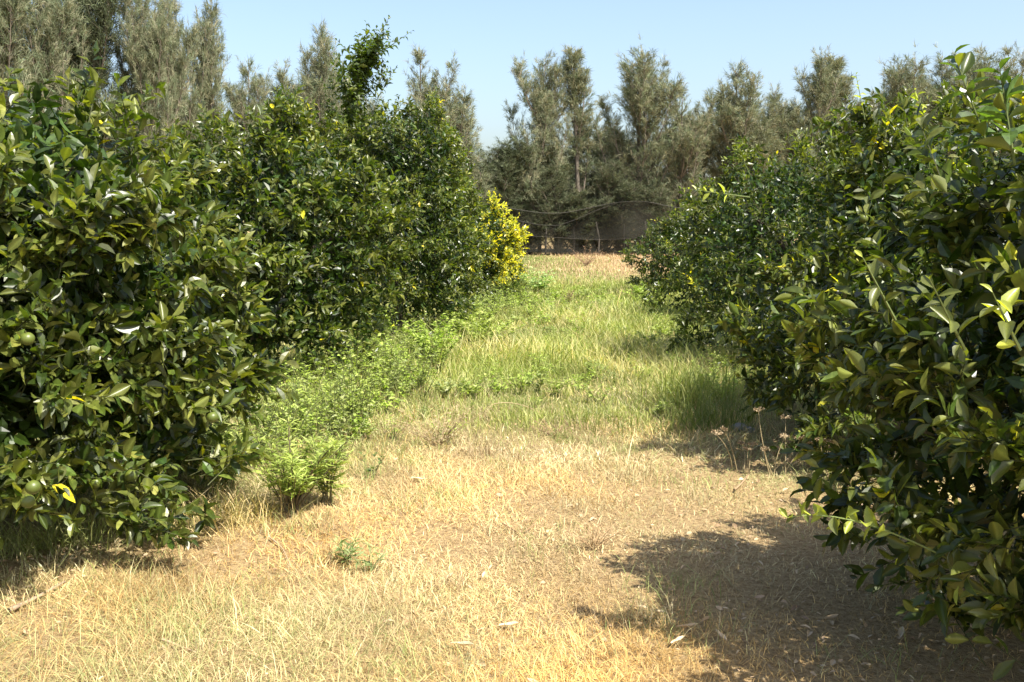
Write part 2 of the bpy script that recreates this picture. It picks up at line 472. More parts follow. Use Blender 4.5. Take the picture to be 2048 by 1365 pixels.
    prisms(wood, T - A * (span * 1.3)[:, None], T - A * 0.03, 0.003, 0.0012, (0.045, 0.05, 0.018), 3)
    # vigorous shoots standing out of the crown (given in world coordinates)
    for sh in shoots:
        a, b = np.array(sh['a']) - base, np.array(sh['b']) - base
        m_ = np.array(sh.get('m', (a + base + b + base) / 2)) - base
        pts = bez(a, 2 * m_ - (a + b) / 2, b, 12)
        tube(wood, pts, np.linspace(sh.get('r', 0.006), 0.0015, 12), sh.get('stem', (0.12, 0.15, 0.05)), 5)
        k = sh['n']; tt = np.linspace(sh.get('t0', 0.05), 1.0, k)
        Ps = np.stack([np.interp(tt, np.linspace(0, 1, 12), pts[:, i]) for i in range(3)], 1)
        ax = nrm(np.stack([np.interp(tt, np.linspace(0, 1, 12), np.gradient(pts, axis=0)[:, i]) for i in range(3)], 1))
        phs = np.arange(k) * 2.4 + r.uniform(0, 6)
        ref = np.where(np.abs(ax[:, 2:3]) > 0.8, np.array([[1.0, 0, 0]]), UP[None])
        s_ = nrm(np.cross(ax, ref)); t_ = np.cross(ax, s_)
        rad = s_ * np.cos(phs)[:, None] + t_ * np.sin(phs)[:, None]
        tt = np.clip(tt + r.normal(0, 0.03, k), 0, 1)
        Ds = nrm(ax * r.uniform(0.1, 1.1, (k, 1)) + rad + UP * r.uniform(-0.6, 0.5, (k, 1)) + r.normal(0, 0.25, (k, 3)))
        Ns = UP[None] * 0.5 + ax * 0.5 + r.normal(0, 0.4, (k, 3))
        Ls = sh['len'] * r.uniform(0.65, 1.1, k) * (1 - 0.5 * tt ** 4)
        cs = np.array(sh.get('col', GREENS[1])) * r.uniform(0.7, 1.25, (k, 1))
        P = np.concatenate([P, Ps]); D = np.concatenate([D, Ds]); N = np.concatenate([N, Ns]); L = np.concatenate([L, Ls])
        col = np.concatenate([col, cs]); W = np.concatenate([W, Ls * sh.get('w', 0.22)])
        bend = np.concatenate([bend, r.uniform(0.0, 0.5, k)]); fold = np.concatenate([fold, r.uniform(0.3, 0.8, k)])
        shoot_leaf = np.concatenate([shoot_leaf, np.full(k, bool(sh.get('first', False)))])
    # inner leaves that close the crown
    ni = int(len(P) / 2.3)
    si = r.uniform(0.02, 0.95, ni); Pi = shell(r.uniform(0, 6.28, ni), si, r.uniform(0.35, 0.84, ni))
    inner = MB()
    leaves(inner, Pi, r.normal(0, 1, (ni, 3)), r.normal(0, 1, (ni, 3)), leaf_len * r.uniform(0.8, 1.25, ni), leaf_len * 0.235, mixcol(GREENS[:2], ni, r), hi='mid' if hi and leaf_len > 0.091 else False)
    # single leaves that can be picked out become parts of their own
    picked = np.zeros(len(P), bool)
    if n_leaf_obj or n_fruit:
        fol = MB(); leaves(fol, P, D, N, L, W, col, bend, fold, hi=False)
        v, _, t_, _q = fol.arrays()
        bvh = BVHTree.FromPolygons((v + base).tolist(), t_.tolist())
        cam_p = np.array([0, 0, CAM_H])
        ctr = P + nrm(D) * (L * 0.5)[:, None] + base
        px, py, zc = to_px(ctr)
        Sd = nrm(np.cross(N, D)); Nn = np.cross(nrm(D), Sd)
        area = L * W * np.abs((nrm(ctr - cam_p) * Nn).sum(1)) / zc ** 2
        inside = (px > 4) & (px < 2044) & (py > 4) & (py < 1361)
        order = np.argsort(-np.where(inside, area + shoot_leaf * 10, -1))
        cnt = 0
        for i in order[:6000]:
            if cnt >= n_leaf_obj or not inside[i]: break
            d = Vector(ctr[i] - cam_p); dist = d.length
            hit = bvh.ray_cast(Vector(cam_p), d.normalized(), dist + 0.1)
            if hit[0] is None or abs(hit[3] - dist) < 0.02 or shoot_leaf[i]:
                picked[i] = True; cnt += 1
        Sh = nrm(np.cross(N, nrm(D)))
        for i in np.nonzero(picked)[0]:
            ci = 3 if col[i][0] > 0.2 else int(np.clip((col[i][1] - 0.026) / 0.02, 0, 2))
            bi = int(np.argmin(np.abs(np.array([0.10, 0.24, 0.34, 0.02]) - bend[i])))
            o = link('leaf', LEAF_T[bi][ci], root)
            X, Y = nrm(D[i]), Sh[i]; Z = np.cross(X, Y)
            M = Matrix.Identity(4)
            for k_ in range(3):
                M[k_][0] = X[k_] * L[i]; M[k_][1] = Y[k_] * W[i]; M[k_][2] = Z[k_] * L[i]; M[k_][3] = P[i][k_]
            o.matrix_local = M
        # fruit: hung just under visible twig tips
        fr = [(np.array(f[0]) - base, f[1]) for f in fruits]
        cand = [i for i in r.permutation(n) if q[i] > 0.9 and s[i] < 0.85]
        for i in cand:
            if len(fr) >= n_fruit + len(fruits): break
            p = T[i] - A[i] * 0.05 + np.array([0, 0, -0.03])
            X_, Y_, z_ = to_px(p + base)
            if not (10 < X_[0] < 2038 and 10 < Y_[0] < 1355): continue
            d = Vector(p + base - cam_p); h = bvh.ray_cast(Vector(cam_p), d.normalized(), d.length)
            if h[0] is None or h[3] > d.length - 0.07: fr.append((p, r.uniform(0.024, 0.031)))
        for p, rr in fr:
            o = link('fruit', FRUIT, root, p); o.scale = (rr, rr, rr)
            o.rotation_euler = (r.uniform(-0.4, 0.4), r.uniform(-0.4, 0.4), r.uniform(0, 6))
    mb = MB()
    kp = ~picked
    vis = P[:, :2] @ -base[:2] / np.linalg.norm(base[:2]) > 0.0 * r_c        # the half towards the lane gets the finer blades
    fx, fy, fz = to_px(P + base)
    vis &= (fx > -80) & (fx < 2130) & (fz > 0.4)
    for m_, h_ in ((kp & vis, hi), (kp & ~vis, False)):
        leaves(mb, P[m_], D[m_], N[m_], L[m_], W[m_], col[m_], bend[m_], fold[m_], hi=h_, rib=1.12)
    v, c, t_, q_ = inner.arrays(); mb.add(v, c, t_, q_)
    o = mb.build('crown', M_CITRUS, root, smooth=False); tag(o, kind='stuff')
    # trunk and limbs
    tr = MB(); top = zb + 0.16 * H + 0.25
    tube(tr, bez((0, 0, -0.05), (0.04, 0.03, top * 0.5), (0.02, -0.02, top), 6), np.linspace(0.085, 0.062, 6) * (0.7 + 0.3 * r_c / 1.4), (1, 1, 1), 9, 0.12, seed)
    tr.build('trunk', M_BARK, root, smooth=True)
    for k in range(7):
        a = 2 * math.pi * k / 7 + r.uniform(-0.3, 0.3)
        e = shell(np.array([a]), np.array([r.uniform(0.35, 0.8)]), np.array([0.66]))[0]
        midp = np.array([0.3 * e[0], 0.3 * e[1], top + (e[2] - top) * 0.62 + 0.1])
        pts = bez((0.02, -0.02, top - 0.1), midp, e, 9)
        tube(wood, pts, np.linspace(0.036, 0.005, 9), (0.055, 0.045, 0.032), 6, 0.1, seed + k)
        for j in range(7):
            i = r.integers(2, 8)
            e2 = shell(np.array([a + r.normal(0, 0.5)]), np.array([np.clip((e[2] - zb) / H + r.normal(0, 0.25), 0.05, 0.9)]), np.array([0.8]))[0]
            pp = bez(pts[i], (pts[i] + e2) / 2 + np.array([0, 0, 0.08]), e2, 5)
            tube(wood, pp, np.linspace(0.012, 0.003, 5), (0.05, 0.045, 0.025), 5)
    wood.build('branches', M_BARK_V, root)
    return root

M_BARK_V = mat_leaf('twig_bark', 0.75, 0.2, 0.0, 1.0, noise=0.2)
YG = (0.15, 0.20, 0.03)

# left row, near to far
citrus('nearest citrus tree of the row on the left, broad dusty leaves', (-2.80, 4.85), 1.45, 0.2, 2.44, 1, 3100, 0.098, lump=0.11,
       n_leaf_obj=300, n_fruit=7, fruits=[(at(55, 678, 3.68), 0.026), (at(66, 975, 3.5), 0.027), (at(56, 1003, 3.55), 0.026), (at(425, 835, 4.1), 0.024)],
       bumps=[(-0.55, 0.33, 0.5, 0.06)], yell=0.003)
citrus('second citrus tree of the left row, rounded top with small green fruit', (-2.36, 9.1), 1.25, 0.12, 2.5, 2, 2700, 0.088,
       n_leaf_obj=300, n_fruit=14)
def spike():
    out = []
    r = np.random.default_rng(77)
    a, m_, b = at(672, 420, 13.2), at(692, 240, 13.2), at(742, 105, 13.2)
    out.append(dict(a=a, m=m_, b=b, n=40, len=0.085, r=0.016, t0=0.3, col=(0.022, 0.036, 0.010)))
    pts = bez(a, 2 * m_ - (a + b) / 2, b, 30)
    for k in range(125):
        i = r.integers(2, 29)
        t = i / 29
        d = np.array([r.normal(0.06, 0.19), r.normal(0, 0.19), r.uniform(0.1, 0.38)]) * (0.8 + 0.5 * t)
        out.append(dict(a=pts[i], b=pts[i] + d, n=20, len=0.115, r=0.005, t0=0.05, w=0.26, col=(0.050, 0.074, 0.012)))
    for k in range(5):
        e = at(655 + r.uniform(-12, 12), 185 + 12 * k, 13.2)
        out.append(dict(a=pts[12], b=e, n=22, len=0.1, r=0.005, t0=0.4, col=(0.03, 0.048, 0.011)))
    return out
citrus('tall citrus tree of the left row with a dark leafy spike rising from its top', (-1.55, 13.3), 1.42, 0.08, 3.4, 3, 3100, 0.088, hi=False,
       n_leaf_obj=200, n_fruit=12, shoots=spike(), lean=(-0.1, 0))
citrus('citrus tree with bright yellow foliage down one side, ending the left row', (-0.72, 19.2), 1.16, 0.12, 2.1, 4, 1900, 0.09,
       hi=False, n_fruit=3, yellow_side=(0.92, -0.2, 0.30, 0.43))
# right row, near to far
r1_shoots = [
    dict(a=at(1900, 1120, 2.9), m=at(1715, 1044, 2.85), b=at(1575, 1036, 2.8), n=19, len=0.07, r=0.003, t0=0.3, col=(0.25, 0.31, 0.05), stem=(0.15, 0.19, 0.06), w=0.26, first=True),
    dict(a=at(1990, 330, 3.0), b=at(1908, 108, 3.0), n=24, len=0.11, r=0.004, t0=0.1, col=(0.05, 0.085, 0.02)),
    dict(a=at(2030, 330, 2.9), b=at(2000, 140, 2.9), n=24, len=0.11, r=0.004, t0=0.1, col=(0.05, 0.085, 0.02)),
    dict(a=at(1930, 700, 2.6), b=at(1860, 560, 2.5), n=9, len=0.08, r=0.005, t0=0.1, col=YG, first=True),
    dict(a=at(2040, 700, 2.5), b=at(1985, 585, 2.42), n=8, len=0.085, r=0.005, t0=0.1, col=(0.20, 0.23, 0.035), first=True),
    dict(a=at(1790, 640, 2.9), b=at(1725, 515, 2.75), n=8, len=0.07, r=0.005, t0=0.2, col=(0.18, 0.22, 0.035), first=True),
]
citrus('nearest citrus tree on the right, large leaves, its near side in deep shade', (2.84, 3.45), 1.46, 0.22, 2.32, 5, 3500, 0.092, lump=0.12,
       n_leaf_obj=300, n_fruit=0, shoots=r1_shoots, yell=0.02)
r2_shoots = [
    dict(a=at(1500, 395, 6.6), b=at(1372, 378, 6.6), n=13, len=0.075, r=0.005, t0=0.35, col=(0.33, 0.42, 0.05), first=True),
    dict(a=at(1730, 240, 7.0), b=at(1712, 150, 7.0), n=9, len=0.06, r=0.004, t0=0.3, col=(0.40, 0.45, 0.10), first=True),
    dict(a=at(1860, 260, 7.0), b=at(1830, 180, 7.0), n=12, len=0.08, r=0.004, t0=0.2, col=(0.28, 0.34, 0.05), first=True),
]
citrus('second citrus tree of the row on the right, behind the shaded nearest one', (3.3, 7.5), 1.74, 0.06, 2.66, 6, 3000, 0.09,
       n_leaf_obj=300, n_fruit=6, shoots=r2_shoots, yell=0.02)
citrus('third citrus tree of the right row, pale sprig on its shoulder', (3.45, 11.6), 1.42, 0.12, 2.6, 7, 2100, 0.088, hi=False,
       n_leaf_obj=60, n_fruit=3, yell=0.02, shoots=[dict(a=at(1500, 350, 11.3), b=at(1468, 280, 11.3), n=12, len=0.08, r=0.005, t0=0.3, col=YG, first=True)])
citrus('fourth citrus tree of the right row, low and rounded', (3.6, 16.0), 1.38, 0.1, 2.25, 8, 1800, 0.09, hi=False, n_fruit=0)
citrus('small rounded citrus tree ending the right row before the open field', (3.8, 20.3), 1.2, 0.1, 2.0, 9, 1600, 0.09, hi=False, n_fruit=0, yell=0.03)

# ------------------------------------------------------------------ casuarina windbreak
NEED = [(0.15, 0.185, 0.10), (0.235, 0.245, 0.15), (0.095, 0.135, 0.07), (0.33, 0.295, 0.19)]
NEED_DARK = [(0.06, 0.078, 0.04), (0.095, 0.115, 0.06), (0.15, 0.15, 0.09)]
def casuarina_data(seed, n_lead, spread, tips, low=0.12, pal=NEED, slim=1.0, dens=1.0, first=2):
    """foliage, wood and trunk meshes of one tree 10 m tall"""
    r = np.random.default_rng(seed); H = 10.0
    fol, wood, trunk = MB(), MB(), MB()
    tp = bez((0, 0, -0.2), (r.normal(0, 0.25), r.normal(0, 0.25), H * 0.5), (r.normal(0, 0.3), r.normal(0, 0.3), H * 0.97), 14)
    tube(trunk, tp, np.linspace(0.17, 0.02, 14), (1, 1, 1), 8, 0.1, seed)
    axes = [(tp[first:], 1.0, tips)]
    for k in range(n_lead):
        i = r.integers(first, 10); a = r.uniform(0, 6.28); h = r.uniform(1.8, 4.6) * (1.2 - i / 18)
        o = spread * r.uniform(0.3, 1.0) * (1.15 - i / 20)
        e = tp[i] + np.array([math.cos(a) * o, math.sin(a) * o, h])
        p = bez(tp[i], tp[i] + np.array([math.cos(a) * o * 0.75, math.sin(a) * o * 0.75, h * 0.3]), e, 9)
        tube(wood, p, np.linspace(0.055, 0.010, 9), (0.19, 0.155, 0.12), 5)
        axes.append((p, 0.75, r.uniform(0.6, 1.1) * tips))
    S, DD, LL = [], [], []
    for p, sc, tw in axes:
        ln = np.linalg.norm(np.diff(p, axis=0), axis=1).sum()
        nb = int(ln * 10.5 * dens * (1.5 if sc == 1.0 else 1.0))
        tt = r.uniform(0.0, 1.0, nb) ** 0.75
        tt = tt[tt > low]
        nb = len(tt)
        B = np.stack([np.interp(tt, np.linspace(0, 1, len(p)), p[:, i]) for i in range(3)], 1)
        a = r.uniform(0, 6.28, nb)
        reach = tw * slim * (0.30 + 0.85 * (1 - tt) ** 0.8 * np.minimum(1, tt * 3 + 0.35)) * r.uniform(0.45, 1.2, nb)
        up = reach * r.uniform(0.45, 1.9, nb)
        E = B + np.stack([np.cos(a) * reach, np.sin(a) * reach, up], 1)
        prisms(wood, B, E, 0.016 * sc, 0.005, (0.17, 0.14, 0.105), 3)
        for f in np.linspace(0.35, 1.05, 5):
            m_ = B + (E - B) * f + r.normal(0, 0.06, (nb, 3))
            S.append(m_); DD.append(nrm(E - B)); LL.append(np.full(nb, 0.25 + 0.12 * f))
    S, DD, LL = np.concatenate(S), np.concatenate(DD), np.concatenate(LL)
    per = 10
    n = len(S)
    tuft_c = mixcol(pal, n, r, 0.25)
    P = np.repeat(S, per, 0) + r.normal(0, 0.035, (n * per, 3))
    D = nrm(np.repeat(DD, per, 0) * 0.9 + r.normal(0, 0.42, (n * per, 3)) + UP * 0.2)
    L = np.repeat(LL, per) * r.uniform(0.6, 1.3, n * per)
    col = np.repeat(tuft_c, per, 0) * r.uniform(0.75, 1.25, (n * per, 1))
    Sd = nrm(np.cross(D, r.normal(0, 1, (n * per, 3))))
    wd = (0.009 * r.uniform(0.7, 1.4, n * per))[:, None]
    M = P + D * (L * 0.5)[:, None]
    T = M + nrm(D * 0.8 - UP * r.uniform(0.1, 0.9, (n * per, 1))) * (L * 0.55)[:, None]
    V = np.stack([P - Sd * wd * 0.6, P + Sd * wd * 0.6, M + Sd * wd, M - Sd * wd, T], 1)
    off = (np.arange(n * per) * 5)[:, None, None]
    fol.add(V.reshape(-1, 3), np.repeat(col, 5, 0), (np.array([[3, 2, 4]])[None] + off).reshape(-1, 3), (np.array([[0, 1, 2, 3]])[None] + off).reshape(-1, 4))
    return fol.mesh('crown', M_NEEDLE), wood.mesh('branches', M_BARK_V), trunk.mesh('trunk', M_CBARK, True)

CAS = [
    casuarina_data(501, 22, 2.3, 1.2, dens=0.82),
    casuarina_data(502, 24, 2.9, 1.2, dens=0.82),
    casuarina_data(503, 18, 2.0, 1.1, dens=0.82),
    casuarina_data(504, 24, 2.4, 1.3, pal=NEED_DARK + NEED[:1]),
    casuarina_data(505, 7, 0.8, 0.85, low=0.35, slim=0.85),           # slim, bare lower stem
    casuarina_data(506, 20, 3.1, 1.1, low=0.14, dens=0.65),           # open, forked
    casuarina_data(507, 26, 2.1, 1.35, low=0.0, pal=NEED_DARK, first=0, dens=0.7),   # dense low filler
]
def casuarina(label, px, top_py, depth, var, width=1.0, rot=0.0, lean=0.0):
    top = at(px, top_py, depth)
    x, y = top[0], depth
    z0 = float(gz(x, y))
    root = thing('casuarina_tree', label, 'tree', (x, y, z0), 'casuarina windbreak')
    h = (top[2] - z0) / 9.9
    root.scale = (width * max(h, 0.75), width * max(h, 0.75), h)
    root.rotation_euler = (0, lean, rot)
    f, wd, tr = CAS[var]
    tag(link('crown', f, root), kind='stuff'); link('branches', wd, root); link('trunk', tr, root)
    return root

ROW = [
    ('brownish casuarina at the left edge, its top cut by the frame', -20, -110, 31, 1, 0.7),
    ('olive casuarina at the top left, second in from the edge', 75, -60, 32, 0, 0.65),
    ('darkest green casuarina of the tall group at the top left', 178, -70, 34, 3, 0.8),
    ('tall casuarina just left of the pointed one, top cut by the frame', 285, -30, 34, 1, 0.55),
    ('grey green casuarina whose top just reaches the frame, beside the pointed one', 340, 0, 36, 0, 0.55),
    ('pointed casuarina standing against the sky at the edge of the tall left group', 418, 10, 37, 2, 0.6),
    ('low casuarina filling the dip right of the pointed one', 500, 132, 38, 0, 0.7),
    ('brown tipped casuarina left of the narrow tower-like one', 560, 145, 39, 2, 0.75),
    ('narrow tower-like casuarina left of the leafy citrus spike', 640, 64, 40, 0, 0.72),
    ('casuarina half hidden behind the leafy citrus spike', 715, 180, 41, 2, 0.9),
    ('wispy forked casuarina right of the leafy citrus spike', 838, 104, 42, 5, 0.85),
    ('low casuarina at the left rim of the sky gap', 925, 190, 43, 2, 0.95),
    ('short dense casuarina at the foot of the sky gap', 1000, 285, 46, 3, 1.0),
    ('broad casuarina at the right rim of the sky gap', 1080, 120, 47, 1, 0.72),
    ('slim casuarina with a bare straight stem, in the middle of the row', 1168, 108, 47.5, 4, 1.0),
    ('full casuarina right of the slim bare-stemmed one', 1280, 118, 48, 1, 0.9),
    ('pale open casuarina with forked trunk above the net', 1365, 175, 47.5, 5, 0.9),
    ('light brown casuarina with sloping right side above the right citrus row', 1475, 138, 48, 0, 1.0),
    ('low casuarina in the notch left of the twin plumes', 1555, 190, 48.5, 2, 0.9),
    ('left plume of the twin casuarinas over the right row', 1632, 120, 48, 2, 0.8),
    ('right plume of the twin casuarinas over the right row', 1692, 124, 49, 4, 1.3),
    ('rounded casuarina right of the twin plumes', 1800, 132, 48, 1, 0.95),
    ('casuarina between the rounded one and the right-hand citrus shoot', 1880, 140, 48, 0, 1.0),
    ('casuarina behind the topmost shoots at the right edge', 1985, 108, 47, 1, 1.0),
]
for i, (lb, px, ty, dp, v, wd) in enumerate(ROW):
    casuarina(lb, px, ty, dp, v, wd, rot=i * 2.1)
ORD = 'first second third fourth fifth sixth seventh eighth ninth tenth eleventh twelfth thirteenth fourteenth fifteenth sixteenth seventeenth eighteenth nineteenth twentieth'.split()
# second row, lower and darker, closing the view behind the net
rb = np.random.default_rng(91)
BACK = [90, 240, 400, 520, 620, 740, 860, 960, 1040, 1115, 1190, 1240, 1325, 1410, 1500, 1590, 1680, 1760, 1850, 1950]
for i, px in enumerate(BACK):
    dp = np.interp(px, [0, 900, 1000, 2048], [39, 48, 52, 54])
    ty = np.interp(px, [0, 500, 900, 1000, 1300, 2000], [110, 215, 250, 320, 240, 215]) + rb.uniform(-22, 22)
    o = casuarina(ORD[i] + ' from the left among the lower casuarinas of the rear rank', px, ty, dp, (6, 1, 6, 0)[i % 4], 1.2, rot=i * 1.7)
    o['group'] = 'dark second rank of casuarinas'

LOW = [(1012, 350, 'left end of the dark saplings above the net'), (1062, 372, 'dark bushy sapling above the left swag of the net'), (1120, 340, 'dark sapling left of the slim bare stem, above the net'),
       (1152, 384, 'shortest dark sapling above the net'), (1208, 325, 'tallest dark sapling behind the middle of the net'), (1252, 365, 'dark sapling behind the bright fold of the net'),
       (1310, 375, 'dark sapling above the right end of the net')]
for i, (px, ty, lb) in enumerate(LOW):
    o = casuarina(lb, px, ty, 46.2, 6, 0.8, rot=i * 1.3)
    o.name = 'casuarina_sapling'; o['group'] = 'dark saplings above the net'

# ------------------------------------------------------------------ shade net strung along the windbreak
def mat_net():
    m = bpy.data.materials.new('shade_net'); m.use_nodes = True
    t = m.node_tree; t.nodes.clear(); L = t.links.new
    tc = t.nodes.new('ShaderNodeTexCoord'); nz = t.nodes.new('ShaderNodeTexNoise'); nz.inputs['Scale'].default_value = 1.6; nz.inputs['Detail'].default_value = 5
    mp = t.nodes.new('ShaderNodeMapping'); mp.inputs['Scale'].default_value = (0.8, 1, 2.6); mp.inputs['Rotation'].default_value = (0, 0.35, 0)
    L(tc.outputs['Object'], mp.inputs[0]); L(mp.outputs[0], nz.inputs['Vector'])
    mr = t.nodes.new('ShaderNodeMapRange'); mr.inputs[1].default_value = 0.3; mr.inputs[2].default_value = 0.7; mr.inputs[3].default_value = 0.30; mr.inputs[4].default_value = 0.62
    L(nz.outputs['Fac'], mr.inputs[0])
    df = t.nodes.new('ShaderNodeBsdfDiffuse'); df.inputs['Color'].default_value = (0.026, 0.025, 0.020, 1)
    tp = t.nodes.new('ShaderNodeBsdfTransparent'); mx = t.nodes.new('ShaderNodeMixShader'); out = t.nodes.new('ShaderNodeOutputMaterial')
    L(mr.outputs[0], mx.inputs[0]); L(tp.outputs[0], mx.inputs[1]); L(df.outputs[0], mx.inputs[2]); L(mx.outputs[0], out.inputs[0])
    return m
M_NET = mat_net()
def mat_plain(name, c, rough=0.7):
    m = bpy.data.materials.new(name); m.use_nodes = True
    t = m.node_tree; p = t.nodes['Principled BSDF']; p.inputs['Roughness'].default_value = rough
    nz = t.nodes.new('ShaderNodeTexNoise'); nz.inputs['Scale'].default_value = 14; nz.inputs['Detail'].default_value = 5
    cr = t.nodes.new('ShaderNodeValToRGB')
    cr.color_ramp.elements[0].color = tuple(k * 0.7 for k in c) + (1,); cr.color_ramp.elements[1].color = tuple(min(1, k * 1.25) for k in c) + (1,)
    tc = t.nodes.new('ShaderNodeTexCoord')
    t.links.new(tc.outputs['Object'], nz.inputs['Vector']); t.links.new(nz.outputs['Fac'], cr.inputs[0]); t.links.new(cr.outputs[0], p.inputs['Base Color'])
    return m
M_ROPE = mat_plain('net_rope', (0.05, 0.045, 0.037))
M_POST = mat_plain('weathered_post', (0.06, 0.05, 0.038), 0.9)
NET_Y = 44.5
net = thing('shade_net', 'sagging dark shade net strung in front of the windbreak trunks', 'net', (3.0, NET_Y, 0))
def edge(pts, n=90):
    p = np.array([at(a, b, NET_Y) for a, b in pts])
    xs = np.linspace(p[0, 0], p[-1, 0], n)
    z = np.interp(xs, p[:, 0], p[:, 2])
    for _ in range(6): z[1:-1] = (z[:-2] + z[1:-1] * 2 + z[2:]) / 4
    return xs, z
def sheet(top, bot, yoff, rows=14, seed=0, amp=0.3):
    xs, zt_ = edge(top); _, zb_ = edge(bot)
    r = Noise(seed, 8, 1.6); mb = MB(); n = len(xs); V = []
    for j in range(rows):
        t = j / (rows - 1)
        z = zt_ + (zb_ - zt_) * t
        P = np.stack([xs, np.zeros(n), z * 0.6], 1)
        y = yoff + amp * r(P) + 0.25 * math.sin(math.pi * t)
        V.append(np.stack([xs - 3.0, y, z], 1))
    i = (np.arange(rows - 1)[:, None] * n + np.arange(n - 1)[None]).ravel()
    mb.add(np.concatenate(V), (1, 1, 1), None, np.stack([i, i + 1, i + n + 1, i + n], 1))
    mb.build('net_panel', M_NET, net, True)
def rope(pts, rad, yoff):
    xs, z = edge(pts, 60)
    mb = MB(); tube(mb, np.stack([xs - 3.0, np.full(60, yoff), z], 1), np.full(60, rad), (1, 1, 1), 5)
    mb.build('rope', M_ROPE, net, True)
TOPE = [(860, 392), (960, 405), (1030, 419), (1090, 428), (1130, 427), (1180, 416), (1230, 405), (1290, 401), (1340, 415), (1420, 422), (1500, 405)]
sheet(TOPE, [(860, 478), (1030, 470), (1110, 474), (1180, 479), (1240, 478), (1340, 470), (1500, 470)], 0.0, seed=61)
sheet([(860, 430), (1035, 441), (1075, 455), (1110, 463), (1145, 452), (1200, 428), (1260, 412), (1330, 440), (1500, 440)],
      [(860, 508), (1030, 504), (1120, 507), (1200, 509), (1340, 508), (1500, 508)], 0.35, seed=62, amp=0.2)
rope(TOPE, 0.011, -0.03)
rope([(1030, 440), (1075, 450), (1115, 452), (1150, 440), (1190, 422), (1230, 408)], 0.008, -0.1)
rope([(860, 478), (1030, 471), (1110, 475), (1180, 480), (1240, 479), (1340, 471), (1500, 471)], 0.007, -0.05)
for i, (px, hh) in enumerate([(1046, 1.5), (1091, 1.2), (1148, 1.3), (1196, 1.5), (1248, 1.4), (1292, 1.55)]):
    x = at(px, 508, NET_Y + 0.7)[0]; mb = MB(); r_ = np.random.default_rng(i)
    tube(mb, [(0, 0, -0.1), (r_.normal(0, 0.02), 0, hh * 0.5), (r_.normal(0, 0.04), 0, hh)], [0.05, 0.045, 0.035], (1, 1, 1), 7, 0.12, i)
    o = mb.build('net_post', M_POST, None, True, (x, NET_Y + 0.7, float(gz(x, NET_Y + 0.7))))
    tag(o, ORD[i] + ' thin post from the left under the dark shade net', 'post', 'posts behind the shade net')

# ------------------------------------------------------------------ grass
TREES = [(-2.72, 4.85, 1.3), (-2.25, 9.1, 1.15), (-1.62, 13.3, 1.3), (-0.72, 19.2, 1.0), (2.98, 3.5, 1.3), (3.3, 7.5, 1.55), (3.35, 11.6, 1.3), (3.55, 16.0, 1.3), (3.75, 20.3, 1.1)]
def under(x, y):
    m_ = np.zeros(len(x))
    for tx, ty, tr in TREES: m_ = np.maximum(m_, np.clip(1.25 - np.hypot(x - tx, y - ty) / tr, 0, 1))
    return m_
def scatter(y0, y1, dens, r, xlim=None):
    """random points on the part of the ground the lane view takes in, evenly spread"""
    n = int((0.53 * (y1 ** 2 - y0 ** 2) + 0.3 * (y1 - y0)) * dens)
    y = np.sqrt(r.uniform(y0 ** 2, y1 ** 2, n)); x = r.uniform(-1, 1, n) * (0.53 * y + 0.15)
    if xlim: k = (x > xlim[0]) & (x < xlim[1]); x, y = x[k], y[k]
    return x, y
STRAW = [(0.74, 0.55, 0.25), (0.62, 0.44, 0.19), (0.84, 0.69, 0.38), (0.38, 0.26, 0.12)]
STRAW_G = [(0.38, 0.37, 0.15), (0.25, 0.29, 0.10), (0.50, 0.46, 0.22)]
GREEN = [(0.20, 0.25, 0.050), (0.31, 0.345, 0.085), (0.13, 0.175, 0.034), (0.48, 0.44, 0.18)]
pd1, pd2 = Noise(31, 10, 1.6), Noise(32, 10, 5.5)

